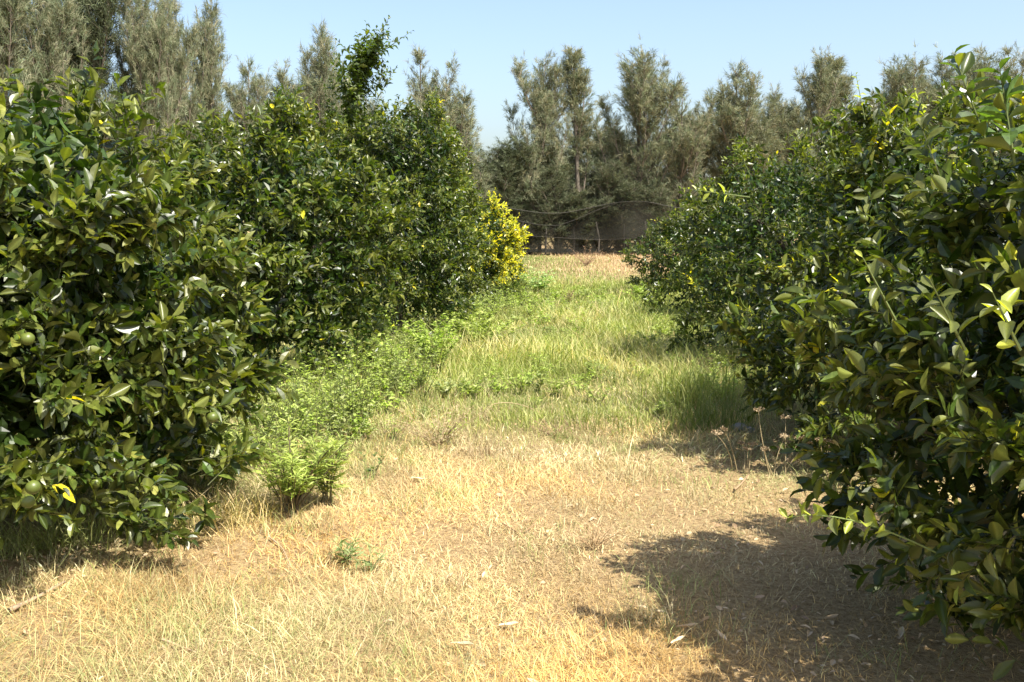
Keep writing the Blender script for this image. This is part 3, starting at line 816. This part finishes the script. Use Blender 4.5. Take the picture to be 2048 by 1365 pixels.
def dry_grass():
    r = np.random.default_rng(41); mb = MB()
    for y0, y1, dens, wd in ((3.0, 4.4, 12500, 0.0021), (4.4, 6.5, 8000, 0.003), (6.5, 10.5, 3200, 0.0048), (10.5, 23, 520, 0.008)):
        x, y = scatter(y0, y1, dens, r, (-4.5, 4.2))
        P = np.stack([x, y, np.zeros_like(x)], 1)
        d = 1.15 + 0.30 * pd1(P) + 0.36 * pd2(P)
        g = greenness(x, y); u = under(x, y)
        soil = np.clip((x - 0.45) / 0.8, 0, 1) * np.clip((6.3 - y) / 1.5, 0, 1) * 0.72 + np.clip((-x - 1.0) / 0.6, 0, 1) * np.clip((4.3 - y) / 0.6, 0, 1) * 0.5
        k = r.uniform(0, 1, len(x)) < np.clip(d * (1 - 0.65 * g) * (1 - 0.75 * u) * (1 - soil), 0.05, 1)
        x, y, g = x[k], y[k], g[k]; n = len(x)
        P = np.stack([x, y, gz(x, y) - 0.003], 1)
        tall = np.clip(0.5 + 0.6 * pd1(P * 1.3 + 7), 0.1, 1.3)
        h = r.uniform(0.025, 0.11, n) * (0.5 + 0.95 * tall) * np.where(r.uniform(0, 1, n) < 0.015, 1.8, 1)
        lean = np.clip(np.abs(r.normal(1.12, 0.45, n)), 0, 1.52)
        col = mixcol(STRAW, n, r, 0.3) * np.clip(1 + 0.22 * pd2(P * 0.9 + 5), 0.6, 1.25)[:, None]
        col = np.clip(col * (1 + np.stack([0.0 * x, 0.08 * pd1(P * 1.7), 0.22 * pd1(P * 1.7)], 1)), 0.01, 0.92)
        grn = r.uniform(0, 1, n) < np.clip(0.20 + 0.40 * pd1(P * 0.8 + 3) + 0.5 * g + 0.45 * np.clip(-x + 0.1, 0, 1), 0.03, 0.8)
        col[grn] = mixcol(STRAW_G, int(grn.sum()), r)
        blades(mb, P, r.uniform(0, 6.28, n), h, lean, wd * r.uniform(0.5, 1.6, n), col, 0.45)
    # ragged greyish tufts of taller dead and half-green stems that mottle the mat
    nc = 520
    cy = np.sqrt(r.uniform(3.1 ** 2, 9.3 ** 2, nc)); cx = r.uniform(-1, 1, nc) * (0.5 * cy + 0.2)
    keep = (r.uniform(0, 1, nc) < 0.95 - 0.6 * np.clip((cx - 0.2) / 0.8, 0, 1)) & (under(cx, cy) < 0.5)
    for x0, y0 in zip(cx[keep], cy[keep]):
        m_ = int(r.uniform(35, 110)); sp = r.uniform(0.04, 0.16)
        px_ = x0 + r.normal(0, sp, m_); py_ = y0 + r.normal(0, sp, m_)
        P = np.stack([px_, py_, gz(px_, py_) - 0.003], 1)
        pal = [[(0.30, 0.22, 0.12), (0.44, 0.34, 0.19)], [(0.22, 0.28, 0.08), (0.38, 0.41, 0.15)], [(0.36, 0.33, 0.17), (0.55, 0.46, 0.26)]][r.integers(0, 3)]
        blades(mb, P, r.uniform(0, 6.28, m_), r.uniform(0.05, 0.15, m_) * r.uniform(0.7, 1.3), np.abs(r.normal(0.6, 0.4, m_)), (0.0008 + 0.00035 * y0) * r.uniform(0.6, 1.5, m_), mixcol(pal, m_, r, 0.3), 0.5)
    o = mb.build('dry_grass', M_STRAW); tag(o, 'short straw coloured dry grass matting the near lane floor', 'grass', kind='stuff')
dry_grass()

def green_grass():
    r = np.random.default_rng(42); mb = MB()
    for y0, y1, dens, wd, hh in ((3.2, 7.5, 900, 0.0032, 0.13), (7.5, 11, 1350, 0.006, 0.19), (11, 16, 950, 0.0085, 0.24), (16, 24, 560, 0.012, 0.25)):
        x, y = scatter(y0, y1, dens, r, (-3.4, 4.6))
        g = greenness(x, y); u = under(x, y)
        P = np.stack([x, y, np.zeros_like(x)], 1)
        pr = g ** 1.3 * (0.75 + 0.35 * pd1(P)) + 0.30 * np.clip(u - 0.25, 0, 0.3) * (x < -1.0)
        k = r.uniform(0, 1, len(x)) < np.clip(pr * (1 - 0.8 * np.clip(u - 0.35, 0, 1)), 0, 1)
        x, y = x[k], y[k]; n = len(x)
        P = np.stack([x, y, gz(x, y) - 0.004], 1)
        h = hh * np.where(r.uniform(0, 1, n) < 0.04, 1.9, 1.0) * r.uniform(0.3, 1.35, n) * (0.8 + 0.45 * pd1(P * 0.7 + 2))
        lean = np.clip(np.abs(r.normal(0.35, 0.30, n)), 0, 1.2)
        blades(mb, P, r.uniform(0, 6.28, n), np.clip(h, 0.04, 0.6), lean, wd * r.uniform(0.6, 1.5, n), np.where((pd1(P * 1.4 + 9) + r.normal(0, 0.5, n) > 0.55)[:, None], mixcol(STRAW_G + STRAW[:1], n, r), mixcol(GREEN, n, r)) * np.clip(1 + 0.2 * pd2(P * 0.6), 0.6, 1.3)[:, None], 0.6)
    o = mb.build('green_grass', M_GRASS); tag(o, 'knee high green grass covering the middle of the lane', 'grass', kind='stuff')
green_grass()

def field_grass():
    r = np.random.default_rng(43); mb = MB()
    n0 = 32000
    y = r.uniform(22, 46, n0); x = r.uniform(-4.5, 9.5, n0)
    g = greenness(x, y); P = np.stack([x, y, gz(x, y) - 0.004], 1)
    k = r.uniform(0, 1, n0) < 0.72 + 0.25 * pd1(P)
    x, y, g, P = x[k], y[k], g[k], P[k]; n = len(x)
    col = mixcol([(0.50, 0.36, 0.20), (0.58, 0.44, 0.24), (0.38, 0.25, 0.15)], n, r)
    gm = r.uniform(0, 1, n) < g * 0.95
    col[gm] = mixcol([(0.20, 0.26, 0.06), (0.30, 0.33, 0.09)], int(gm.sum()), r)
    h = np.where(gm, r.uniform(0.04, 0.12, n), r.uniform(0.05, 0.22, n))
    blades(mb, P, r.uniform(0, 6.28, n), h, np.abs(r.normal(0.4, 0.35, n)), r.uniform(0.014, 0.032, n), col, 0.5)
    o = mb.build('field_grass', M_STRAW); tag(o, 'thin tan and green grass on the open field before the net', 'grass', kind='stuff')
field_grass()

# ------------------------------------------------------------------ weeds
def weed_plant(mb, base, h, n_stem, spread, leaf, lw, pal, r, per=26, stem=(0.14, 0.16, 0.06), droop=0.25, top=0.0, thick=0.0035, stems=None):
    base = np.asarray(base, float)
    for k in range(n_stem):
        a = r.uniform(0, 6.28); o = spread * math.sqrt(r.uniform(0.02, 1)); hh = h * r.uniform(0.65, 1.05)
        e = base + np.array([math.cos(a) * o, math.sin(a) * o, hh * (1 - 0.25 * o / max(spread, 0.01))])
        ns = 4 if stems is None else 7
        p = bez(base + r.normal(0, 0.015, 3) * np.array([1, 1, 0]), base + np.array([math.cos(a) * o * 0.5, math.sin(a) * o * 0.5, hh * 0.55]), e, ns)
        tube(stems if stems is not None else mb, p, np.linspace(thick, 0.0012, ns), stem, 3 if stems is None else 4)
        m_ = int(per * r.uniform(0.8, 1.2)); tt = r.uniform(0.22 + top, 1.0, m_)
        P = np.stack([np.interp(tt, np.linspace(0, 1, ns), p[:, i]) for i in range(3)], 1)
        ph = np.arange(m_) * 2.4 + r.uniform(0, 6)
        D = np.stack([np.cos(ph), np.sin(ph), r.uniform(0.1, 1.0, m_)], 1)
        N = UP[None] + r.normal(0, 0.35, (m_, 3))
        L = leaf * r.uniform(0.55, 1.15, m_) * (1.15 - 0.45 * tt)
        leaves(mb, P, D, N, L, L * lw, mixcol(pal, m_, r), droop * r.uniform(0.3, 2.0, m_), 0.3, hi=False)

WEEDG = [(0.24, 0.31, 0.06), (0.32, 0.38, 0.09), (0.15, 0.21, 0.04), (0.40, 0.42, 0.13)]
WEEDL = [(0.29, 0.38, 0.065), (0.38, 0.46, 0.10), (0.20, 0.28, 0.05)]
def weed(name, label, px, py, h, n_stem, spread, leaf, lw, pal, seed, depth=None, cat='weed', mat=M_WEED, **kw):
    r = np.random.default_rng(seed)
    depth = depth or CAM_H * F_PX / (py - HOR)
    p = at(px, py, depth); z = float(gz(p[0], p[1]))
    root = thing(name, label, cat, (p[0], p[1], z))
    f, s = MB(), MB()
    weed_plant(f, (0, 0, -0.01), h, n_stem, spread, leaf, lw, pal, r, stems=s, **kw)
    tag(f.build('foliage', mat, root), kind='stuff'); s.build('stems', M_BARK_V, root)
    return root
weed('weed_bush', 'bright green bush of narrow lance leaves beside the nearest left tree', 585, 1058, 0.52, 34, 0.34, 0.10, 0.075, WEEDG + WEEDL[:1], 1001, per=36, thick=0.006, top=0.05, stem=(0.12, 0.10, 0.06))
weed('weed_bush', 'smaller narrow leaved weed on a dark leaning stem, right of the bright bush', 652, 1042, 0.42, 9, 0.2, 0.115, 0.08, WEEDG, 1002, per=34, thick=0.005, top=0.0, stem=(0.12, 0.11, 0.06))
weed('weed_bush', 'narrow leaved weed in the shade under the nearest left tree', 455, 1010, 0.52, 16, 0.22, 0.12, 0.08, WEEDG, 1003, per=30, thick=0.005)
weed('small_weed', 'small fresh weed with pinkish spikes at the shadow edge of the left tree', 310, 1092, 0.22, 8, 0.13, 0.05, 0.16, WEEDL, 1004, per=16)
weed('sapling', 'thin young citrus sprout with dark leaves in the dry grass', 745, 985, 0.27, 3, 0.10, 0.055, 0.26, [(0.07, 0.11, 0.03), (0.13, 0.17, 0.05)], 1005, per=9)
weed('small_weed', 'tuft of narrow grey green leaves in the dry grass, lower left', 690, 1150, 0.17, 6, 0.10, 0.09, 0.09, [(0.14, 0.20, 0.06), (0.20, 0.24, 0.09)], 1006, per=12)
weed('small_weed', 'sparse grey green weed just below the lower left tuft', 735, 1170, 0.14, 4, 0.09, 0.08, 0.09, [(0.16, 0.21, 0.07), (0.22, 0.25, 0.10)], 1007, per=10)
weed('leafy_weed', 'bright green leafy weed against the tall spiked citrus tree', 870, 745, 0.66, 34, 0.42, 0.075, 0.30, WEEDL, 1008, per=30)
weed('leafy_weed', 'lush green weed clump at the right foot of the tall spiked tree', 960, 700, 0.6, 44, 0.6, 0.08, 0.28, WEEDG, 1009, per=28)
weed('leafy_weed', 'pale broad leaved weed below the yellow tree', 1070, 592, 0.60, 16, 0.55, 0.13, 0.28, [(0.28, 0.38, 0.14), (0.35, 0.44, 0.18)], 1010, per=22)
weed('leafy_weed', 'light green weed clump at the foot of the last right tree', 1290, 610, 0.45, 18, 0.6, 0.10, 0.25, WEEDL, 1011, per=22)
weed('tall_stalk', 'single upright stalk with narrow leaves before the second left tree', 704, 790, 0.78, 1, 0.05, 0.10, 0.10, [(0.22, 0.29, 0.12)], 1012, per=18, stem=(0.25, 0.28, 0.12), thick=0.006)
weed('dry_weed', 'brown dried weed clump in the green part of the lane', 1135, 610, 0.38, 16, 0.32, 0.06, 0.10, [(0.20, 0.13, 0.08), (0.30, 0.21, 0.12)], 1013, per=16, stem=(0.20, 0.13, 0.08), mat=M_STRAW)
weed('dry_weed', 'reddish brown dry weed standing on the far field before the net', 1172, 532, 0.75, 22, 0.75, 0.12, 0.09, [(0.30, 0.19, 0.12), (0.40, 0.28, 0.17)], 1014, per=16, stem=(0.28, 0.18, 0.11), thick=0.007, mat=M_STRAW)
weed('dry_weed', 'low twiggy brown weed where the straw meets the green grass', 1110, 870, 0.16, 12, 0.20, 0.03, 0.10, [(0.26, 0.17, 0.10), (0.38, 0.27, 0.15)], 1015, per=10, stem=(0.24, 0.15, 0.09), thick=0.0025, mat=M_STRAW)
weed('dry_weed', 'greyish dry weed clump on the left of the lane, pale seed heads', 880, 905, 0.33, 24, 0.42, 0.04, 0.12, [(0.34, 0.28, 0.15), (0.26, 0.24, 0.10), (0.46, 0.37, 0.22)], 1016, per=20, stem=(0.30, 0.22, 0.12), thick=0.0025, mat=M_STRAW)
weed('dry_weed', 'brown tuft of dead stems at the edge of the right shadow', 1190, 1130, 0.15, 26, 0.17, 0.04, 0.07, [(0.42, 0.30, 0.16), (0.32, 0.22, 0.12)], 1017, per=8, stem=(0.40, 0.28, 0.15), thick=0.0018, mat=M_STRAW)

def grass_tuft(label, px, py, n, h, spread, pal, seed, wd=0.006, lean=0.35, mat=M_GRASS):
    r = np.random.default_rng(seed)
    d = CAM_H * F_PX / (py - HOR); p = at(px, py, d)
    P = np.stack([r.normal(0, spread, n), r.normal(0, spread, n), np.full(n, -0.005)], 1)
    P[:, :2] = np.clip(P[:, :2], -2 * spread, 2 * spread)
    mb = MB()
    blades(mb, P, r.uniform(0, 6.28, n), h * r.uniform(0.45, 1.15, n), np.abs(r.normal(lean, 0.25, n)), wd * r.uniform(0.6, 1.4, n), mixcol(pal, n, r), 0.6)
    o = mb.build('grass_tuft', mat, None, False, (p[0], p[1], float(gz(p[0], p[1])))); tag(o, label, 'grass')
grass_tuft('tall feathery green grass tuft against the second right tree', 1375, 800, 420, 0.62, 0.20, GREEN, 1101)
grass_tuft('shaded tall grass tuft just nearer than the feathery one', 1420, 850, 300, 0.45, 0.16, [(0.12, 0.17, 0.04), (0.22, 0.23, 0.08)], 1102)
grass_tuft('green grass tuft at the left frame edge before the shadow', 45, 1125, 260, 0.26, 0.13, GREEN + STRAW_G, 1103, 0.0045, 0.6)
grass_tuft('long drooping grass tuft left of the nearest left tree shadow edge', 165, 1105, 200, 0.34, 0.12, GREEN + STRAW_G, 1104, 0.004, 0.6)
grass_tuft('half dry grass tuft between the weed bush and the left tree', 480, 1075, 320, 0.24, 0.16, STRAW + GREEN[:1], 1105, 0.0035, 0.6)
grass_tuft('long pale stemmed grass left of the weed clump, by the second left tree', 585, 860, 420, 0.45, 0.22, GREEN + STRAW_G, 1106)

def weed_fringe():
    """low leafy growth along the foot of both rows, too dense to count"""
    r = np.random.default_rng(44); mb = MB()
    spots = []
    for _ in range(190):
        t = r.uniform(0, 1); y = 6.2 + 15 * t
        xl = np.interp(y, [5.5, 7.5, 10.7, 15.2, 21], [-1.3, -1.25, -1.15, -0.6, 0.2])
        spots.append((xl + r.normal(-0.05, 0.28), y, r.uniform(0.15, 0.72) * (0.75 + 0.025 * y)))
    for _ in range(85):
        y = r.uniform(6.0, 9.6); spots.append((np.interp(y, [6.4, 9.6], [-1.55, -1.5]) + r.normal(0, 0.3), y, r.uniform(0.2, 0.7)))
    for _ in range(45):
        y = r.uniform(8.5, 22); xr = np.interp(y, [8, 15, 22], [1.75, 2.3, 2.7])
        spots.append((xr + r.normal(0, 0.18), y, r.uniform(0.12, 0.35)))
    for _ in range(190):
        y = r.uniform(8.4, 22); xm = np.interp(y, [9, 15, 22], [0.2, 0.7, 1.3])
        spots.append((xm + r.normal(0, 0.75), y, r.uniform(0.1, 0.3)))
    for x, y, h in spots:
        pal = [WEEDG, WEEDL, [(0.20, 0.25, 0.08), (0.28, 0.30, 0.11)]][r.integers(0, 3)]
        weed_plant(mb, (x, y, float(gz(x, y)) - 0.01), h, 6, 0.14 + 0.25 * h, r.uniform(0.035, 0.065) * (0.8 + 0.03 * y), r.uniform(0.10, 0.34), pal, r, per=14)
    o = mb.build('weeds', M_WEED); tag(o, 'low leafy green weeds along the foot of the tree rows', 'weeds', kind='stuff')
weed_fringe()

# dried umbel plants beside the right row
def umbel(label, px, py, tops, seed):
    r = np.random.default_rng(seed); d = CAM_H * F_PX / (py - HOR); b = at(px, py, d); b[2] = float(gz(b[0], b[1]))
    root = thing('dried_umbel_plant', label, 'weed', b)
    st = MB()
    for k, (tx, ty) in enumerate(tops):
        e = at(tx, ty, d + r.uniform(-0.15, 0.15)) - b
        foot = np.array([e[0] * 0.25 + r.normal(0, 0.02), r.normal(0, 0.04), -0.01])
        p = bez(foot, (foot + e) / 2 + np.array([r.normal(0, 0.03), 0, 0.03]), e, 8)
        tube(st, p, np.linspace(0.0035, 0.0016, 8), (0.30, 0.24, 0.13), 4)
        hd = MB(); n = 16; rad = r.uniform(0.026, 0.042)
        ang = r.uniform(0, 6.28, n); rr = rad * np.sqrt(r.uniform(0.05, 1, n))
        E = e + np.stack([np.cos(ang) * rr, np.sin(ang) * rr, 0.018 + r.normal(0, 0.004, n) - rr * 0.15], 1)
        prisms(hd, np.repeat(e[None], n, 0), E, 0.0010, 0.0010, (0.36, 0.27, 0.15))
        for s_ in range(5):
            D = nrm(r.normal(0, 1, (n, 3)) + UP * 0.6)
            leaves(hd, E, D, r.normal(0, 1, (n, 3)), 0.013, 0.005, mixcol([(0.42, 0.34, 0.21), (0.30, 0.22, 0.13)], n, r), hi=False)
        hd.build('flower_head', M_DRY, root)
    st.build('stems', M_BARK_V, root)
umbel('cluster of dried umbel flower stalks at the foot of the second right tree', 1555, 945,
      [(1517, 824), (1571, 838), (1570, 876), (1600, 880), (1612, 890), (1530, 902), (1585, 925)], 1201)
umbel('lower dried umbel stalks leaning out over the straw', 1490, 930, [(1433, 870), (1449, 862), (1484, 890), (1505, 893), (1495, 902), (1552, 912)], 1202)
umbel('dried umbel stalks nearest the shaded right tree', 1640, 950, [(1627, 915), (1603, 921), (1660, 888), (1640, 885), (1650, 940)], 1203)

# ------------------------------------------------------------------ litter, twigs and stones
def dry_leaf_mesh(seed):
    r = np.random.default_rng(seed); mb = MB(); V, cc = [], []
    tw, be = r.uniform(0.5, 1.6), r.uniform(0.05, 0.35)
    c = np.array([(0.62, 0.50, 0.32), (0.46, 0.33, 0.19), (0.56, 0.43, 0.27)][seed % 3])
    for i, t in enumerate(np.linspace(0, 1, 8)):
        w_ = math.sin(math.pi * min(1, t * 0.92 + 0.04)) ** 0.8 * 0.17
        for k in (-1, -0.5, 0, 0.5, 1):
            V.append((t - 0.5, k * w_ * math.cos(tw * 0.5), 0.02 + be * (t - 0.4) ** 2 + tw * 0.6 * w_ * k * k + 0.02 * math.sin(9 * t + k)))
            cc.append(c * (0.92 if k == 0 else 1))
    q = [(i * 5 + j, i * 5 + j + 1, (i + 1) * 5 + j + 1, (i + 1) * 5 + j) for i in range(7) for j in range(4)]
    mb.add(np.array(V), np.array(cc), None, q)
    return mb.mesh('dry_leaf', M_DRY, True)
DRY = [dry_leaf_mesh(s) for s in range(5)]
for i, (px, py, ln, rz, lb) in enumerate([
    (835, 986, 0.11, 0.1, 'cream curled dry leaf in the straw right of the citrus sprout'),
    (900, 1198, 0.09, 1.2, 'upright pale dry leaf left of its twin in the straw'),
    (968, 1196, 0.07, 1.4, 'small pale dry leaf right of its twin in the straw'),
    (1018, 1292, 0.11, -0.1, 'long cream dry leaf near the bottom centre'),
    (962, 1305, 0.05, 0.8, 'small round cream dry leaf beside the long one at bottom centre'),
    (925, 1338, 0.15, 2.6, 'largest pale dry leaf near the bottom edge'),
    (1375, 1318, 0.12, 0.2, 'arched white dry leaf on bare soil at the edge of the right shadow'),
    (1440, 1340, 0.10, 2.0, 'broken dry leaf on bare soil inside the right shadow edge'),
    (1355, 1352, 0.10, 0.6, 'tan dry leaf below the arched white one'),
    (1410, 1300, 0.09, 0.9, 'dry leaf on the soil above the arched white one'),
    (1320, 1275, 0.08, 2.2, 'faded dry leaf between the straw and the right shadow'),
    (1660, 1290, 0.10, 0.4, 'dull dry leaf lying deep in the right shadow'),
    (1800, 1325, 0.10, 1.1, 'dull dry leaf in the shadow at the bottom right'),
    (60, 1215, 0.07, 0.4, 'cream dry leaf on bare soil at the lower left edge'),
]):
    p = at(px, py, CAM_H * F_PX / (py - HOR))
    o = link('dry_leaf', DRY[i % 5], None, (p[0], p[1], float(gz(p[0], p[1])) + 0.022)); o.scale = (ln * 0.72, ln * 0.72, ln * 0.72)
    o.rotation_euler = (0.15 * math.sin(i * 3), 0.2 * math.cos(i * 5), rz); tag(o, lb, 'leaf', 'fallen leaves')

def litter():
    r = np.random.default_rng(45); mb = MB()
    x, y = scatter(3.0, 9.0, 380, r, (-4, 4)); u = under(x, y)
    soil = np.clip((x - 0.3) / 0.8, 0, 1) * np.clip((6.8 - y) / 1.5, 0, 1)
    k = r.uniform(0, 1, len(x)) < np.clip(0.09 + 0.5 * u + 0.4 * soil, 0, 1)
    x, y = x[k], y[k]; n = len(x)
    P = np.stack([x, y, gz(x, y) + r.uniform(0.004, 0.022, n)], 1)
    a = r.uniform(0, 6.28, n)
    D = np.stack([np.cos(a), np.sin(a), r.normal(0, 0.15, n)], 1); N = UP[None] + r.normal(0, 0.35, (n, 3))
    L = r.uniform(0.012, 0.045, n) * np.where(r.uniform(0, 1, n) < 0.75, 0.7, 1.1)
    leaves(mb, P, D, N, L, L * r.uniform(0.12, 0.28, n), mixcol([(0.42, 0.28, 0.15), (0.58, 0.44, 0.27), (0.22, 0.13, 0.07), (0.50, 0.40, 0.26)], n, r), r.uniform(-0.2, 0.4, n), r.uniform(0, 0.9, n))
    o = mb.build('leaf_litter', M_DRY); tag(o, 'scattered brown leaf litter on the soil under the citrus trees', 'litter', kind='stuff')
litter()

for i, (pts, rad, c, lb) in enumerate([
    ([(20, 1265), (75, 1238), (132, 1205)], 0.011, (0.24, 0.18, 0.12), 'weathered grey stick lying on the soil at the lower left'),
    ([(1005, 1075), (1040, 1098), (1068, 1078)], 0.004, (0.26, 0.16, 0.09), 'thin forked brown twig in the middle of the straw'),
    ([(782, 1260), (800, 1200), (805, 1160)], 0.003, (0.28, 0.20, 0.11), 'upright thin dead stem in the straw left of centre'),
    ([(960, 830), (985, 805), (1040, 806), (1100, 835)], 0.004, (0.42, 0.32, 0.18), 'arched dry stem bowing over the edge of the green grass'),
    ([(540, 1112), (565, 1128), (582, 1160)], 0.004, (0.36, 0.27, 0.17), 'pale broken twig below the bright green weed bush'),
    ([(325, 1335), (350, 1345), (395, 1365)], 0.006, (0.36, 0.26, 0.16), 'brown twig at the bottom edge, left of centre'),
    ([(1468, 995), (1485, 975), (1497, 945)], 0.008, (0.28, 0.19, 0.11), 'short brown stick lying above the right shadow'),
    ([(1270, 1330), (1262, 1280), (1250, 1240)], 0.003, (0.30, 0.22, 0.12), 'thin dead stem standing near the right shadow edge'),
]):
    stand = 'stand' in lb or 'upright' in lb or 'arched' in lb
    d0 = CAM_H * F_PX / (pts[0][1] - HOR)
    W3 = []
    for a, b in pts:
        if stand: W3.append(at(a, b, d0))
        else:
            q_ = at(a, b, CAM_H * F_PX / (b - HOR)); q_[2] = float(gz(q_[0], q_[1])) + rad + 0.012; W3.append(q_)
    W3 = np.array(W3); o0 = W3[0].copy()
    tt = np.linspace(0, len(W3) - 1, 10); pp = np.stack([np.interp(tt, np.arange(len(W3)), W3[:, k]) for k in range(3)], 1)
    for _ in range(2): pp[1:-1] = (pp[:-2] + 2 * pp[1:-1] + pp[2:]) / 4
    mb = MB(); tube(mb, pp - o0, np.linspace(rad, rad * 0.5, 10), c, 6, 0.2, i)
    o = mb.build('dead_grass_stalk' if stand else 'stick', M_BARK_V, None, True, o0); tag(o, lb, 'twig')

def stone(label, px, py, s, seed):
    r = Noise(seed, 8, 1.5); mb = MB(); nu, nv = 16, 10; V = []
    for j in range(nv + 1):
        th = math.pi * j / nv
        for i in range(nu):
            ph = 2 * math.pi * i / nu
            d = np.array([math.sin(th) * math.cos(ph), math.sin(th) * math.sin(ph), math.cos(th)])
            V.append(d * (1 + 0.16 * float(r(d))) * np.array([1.15, 0.9, 0.75]))
    q = [(j * nu + i, (j + 1) * nu + i, (j + 1) * nu + (i + 1) % nu, j * nu + (i + 1) % nu) for j in range(nv) for i in range(nu)]
    mb.add(np.array(V) * s, (1, 1, 1), None, q)
    p = at(px, py, CAM_H * F_PX / (py - HOR))
    o = mb.build('stone', M_STONE, None, True, (p[0], p[1], float(gz(p[0], p[1])) + 0.5 * s)); tag(o, label, 'stone')
M_STONE = mat_plain('pale_stone', (0.24, 0.225, 0.20), 0.9)
stone('larger pale grey stone in the shade of the second right tree', 1480, 858, 0.052, 5)
stone('smaller pale stone at the right of the larger shaded one', 1500, 860, 0.036, 6)
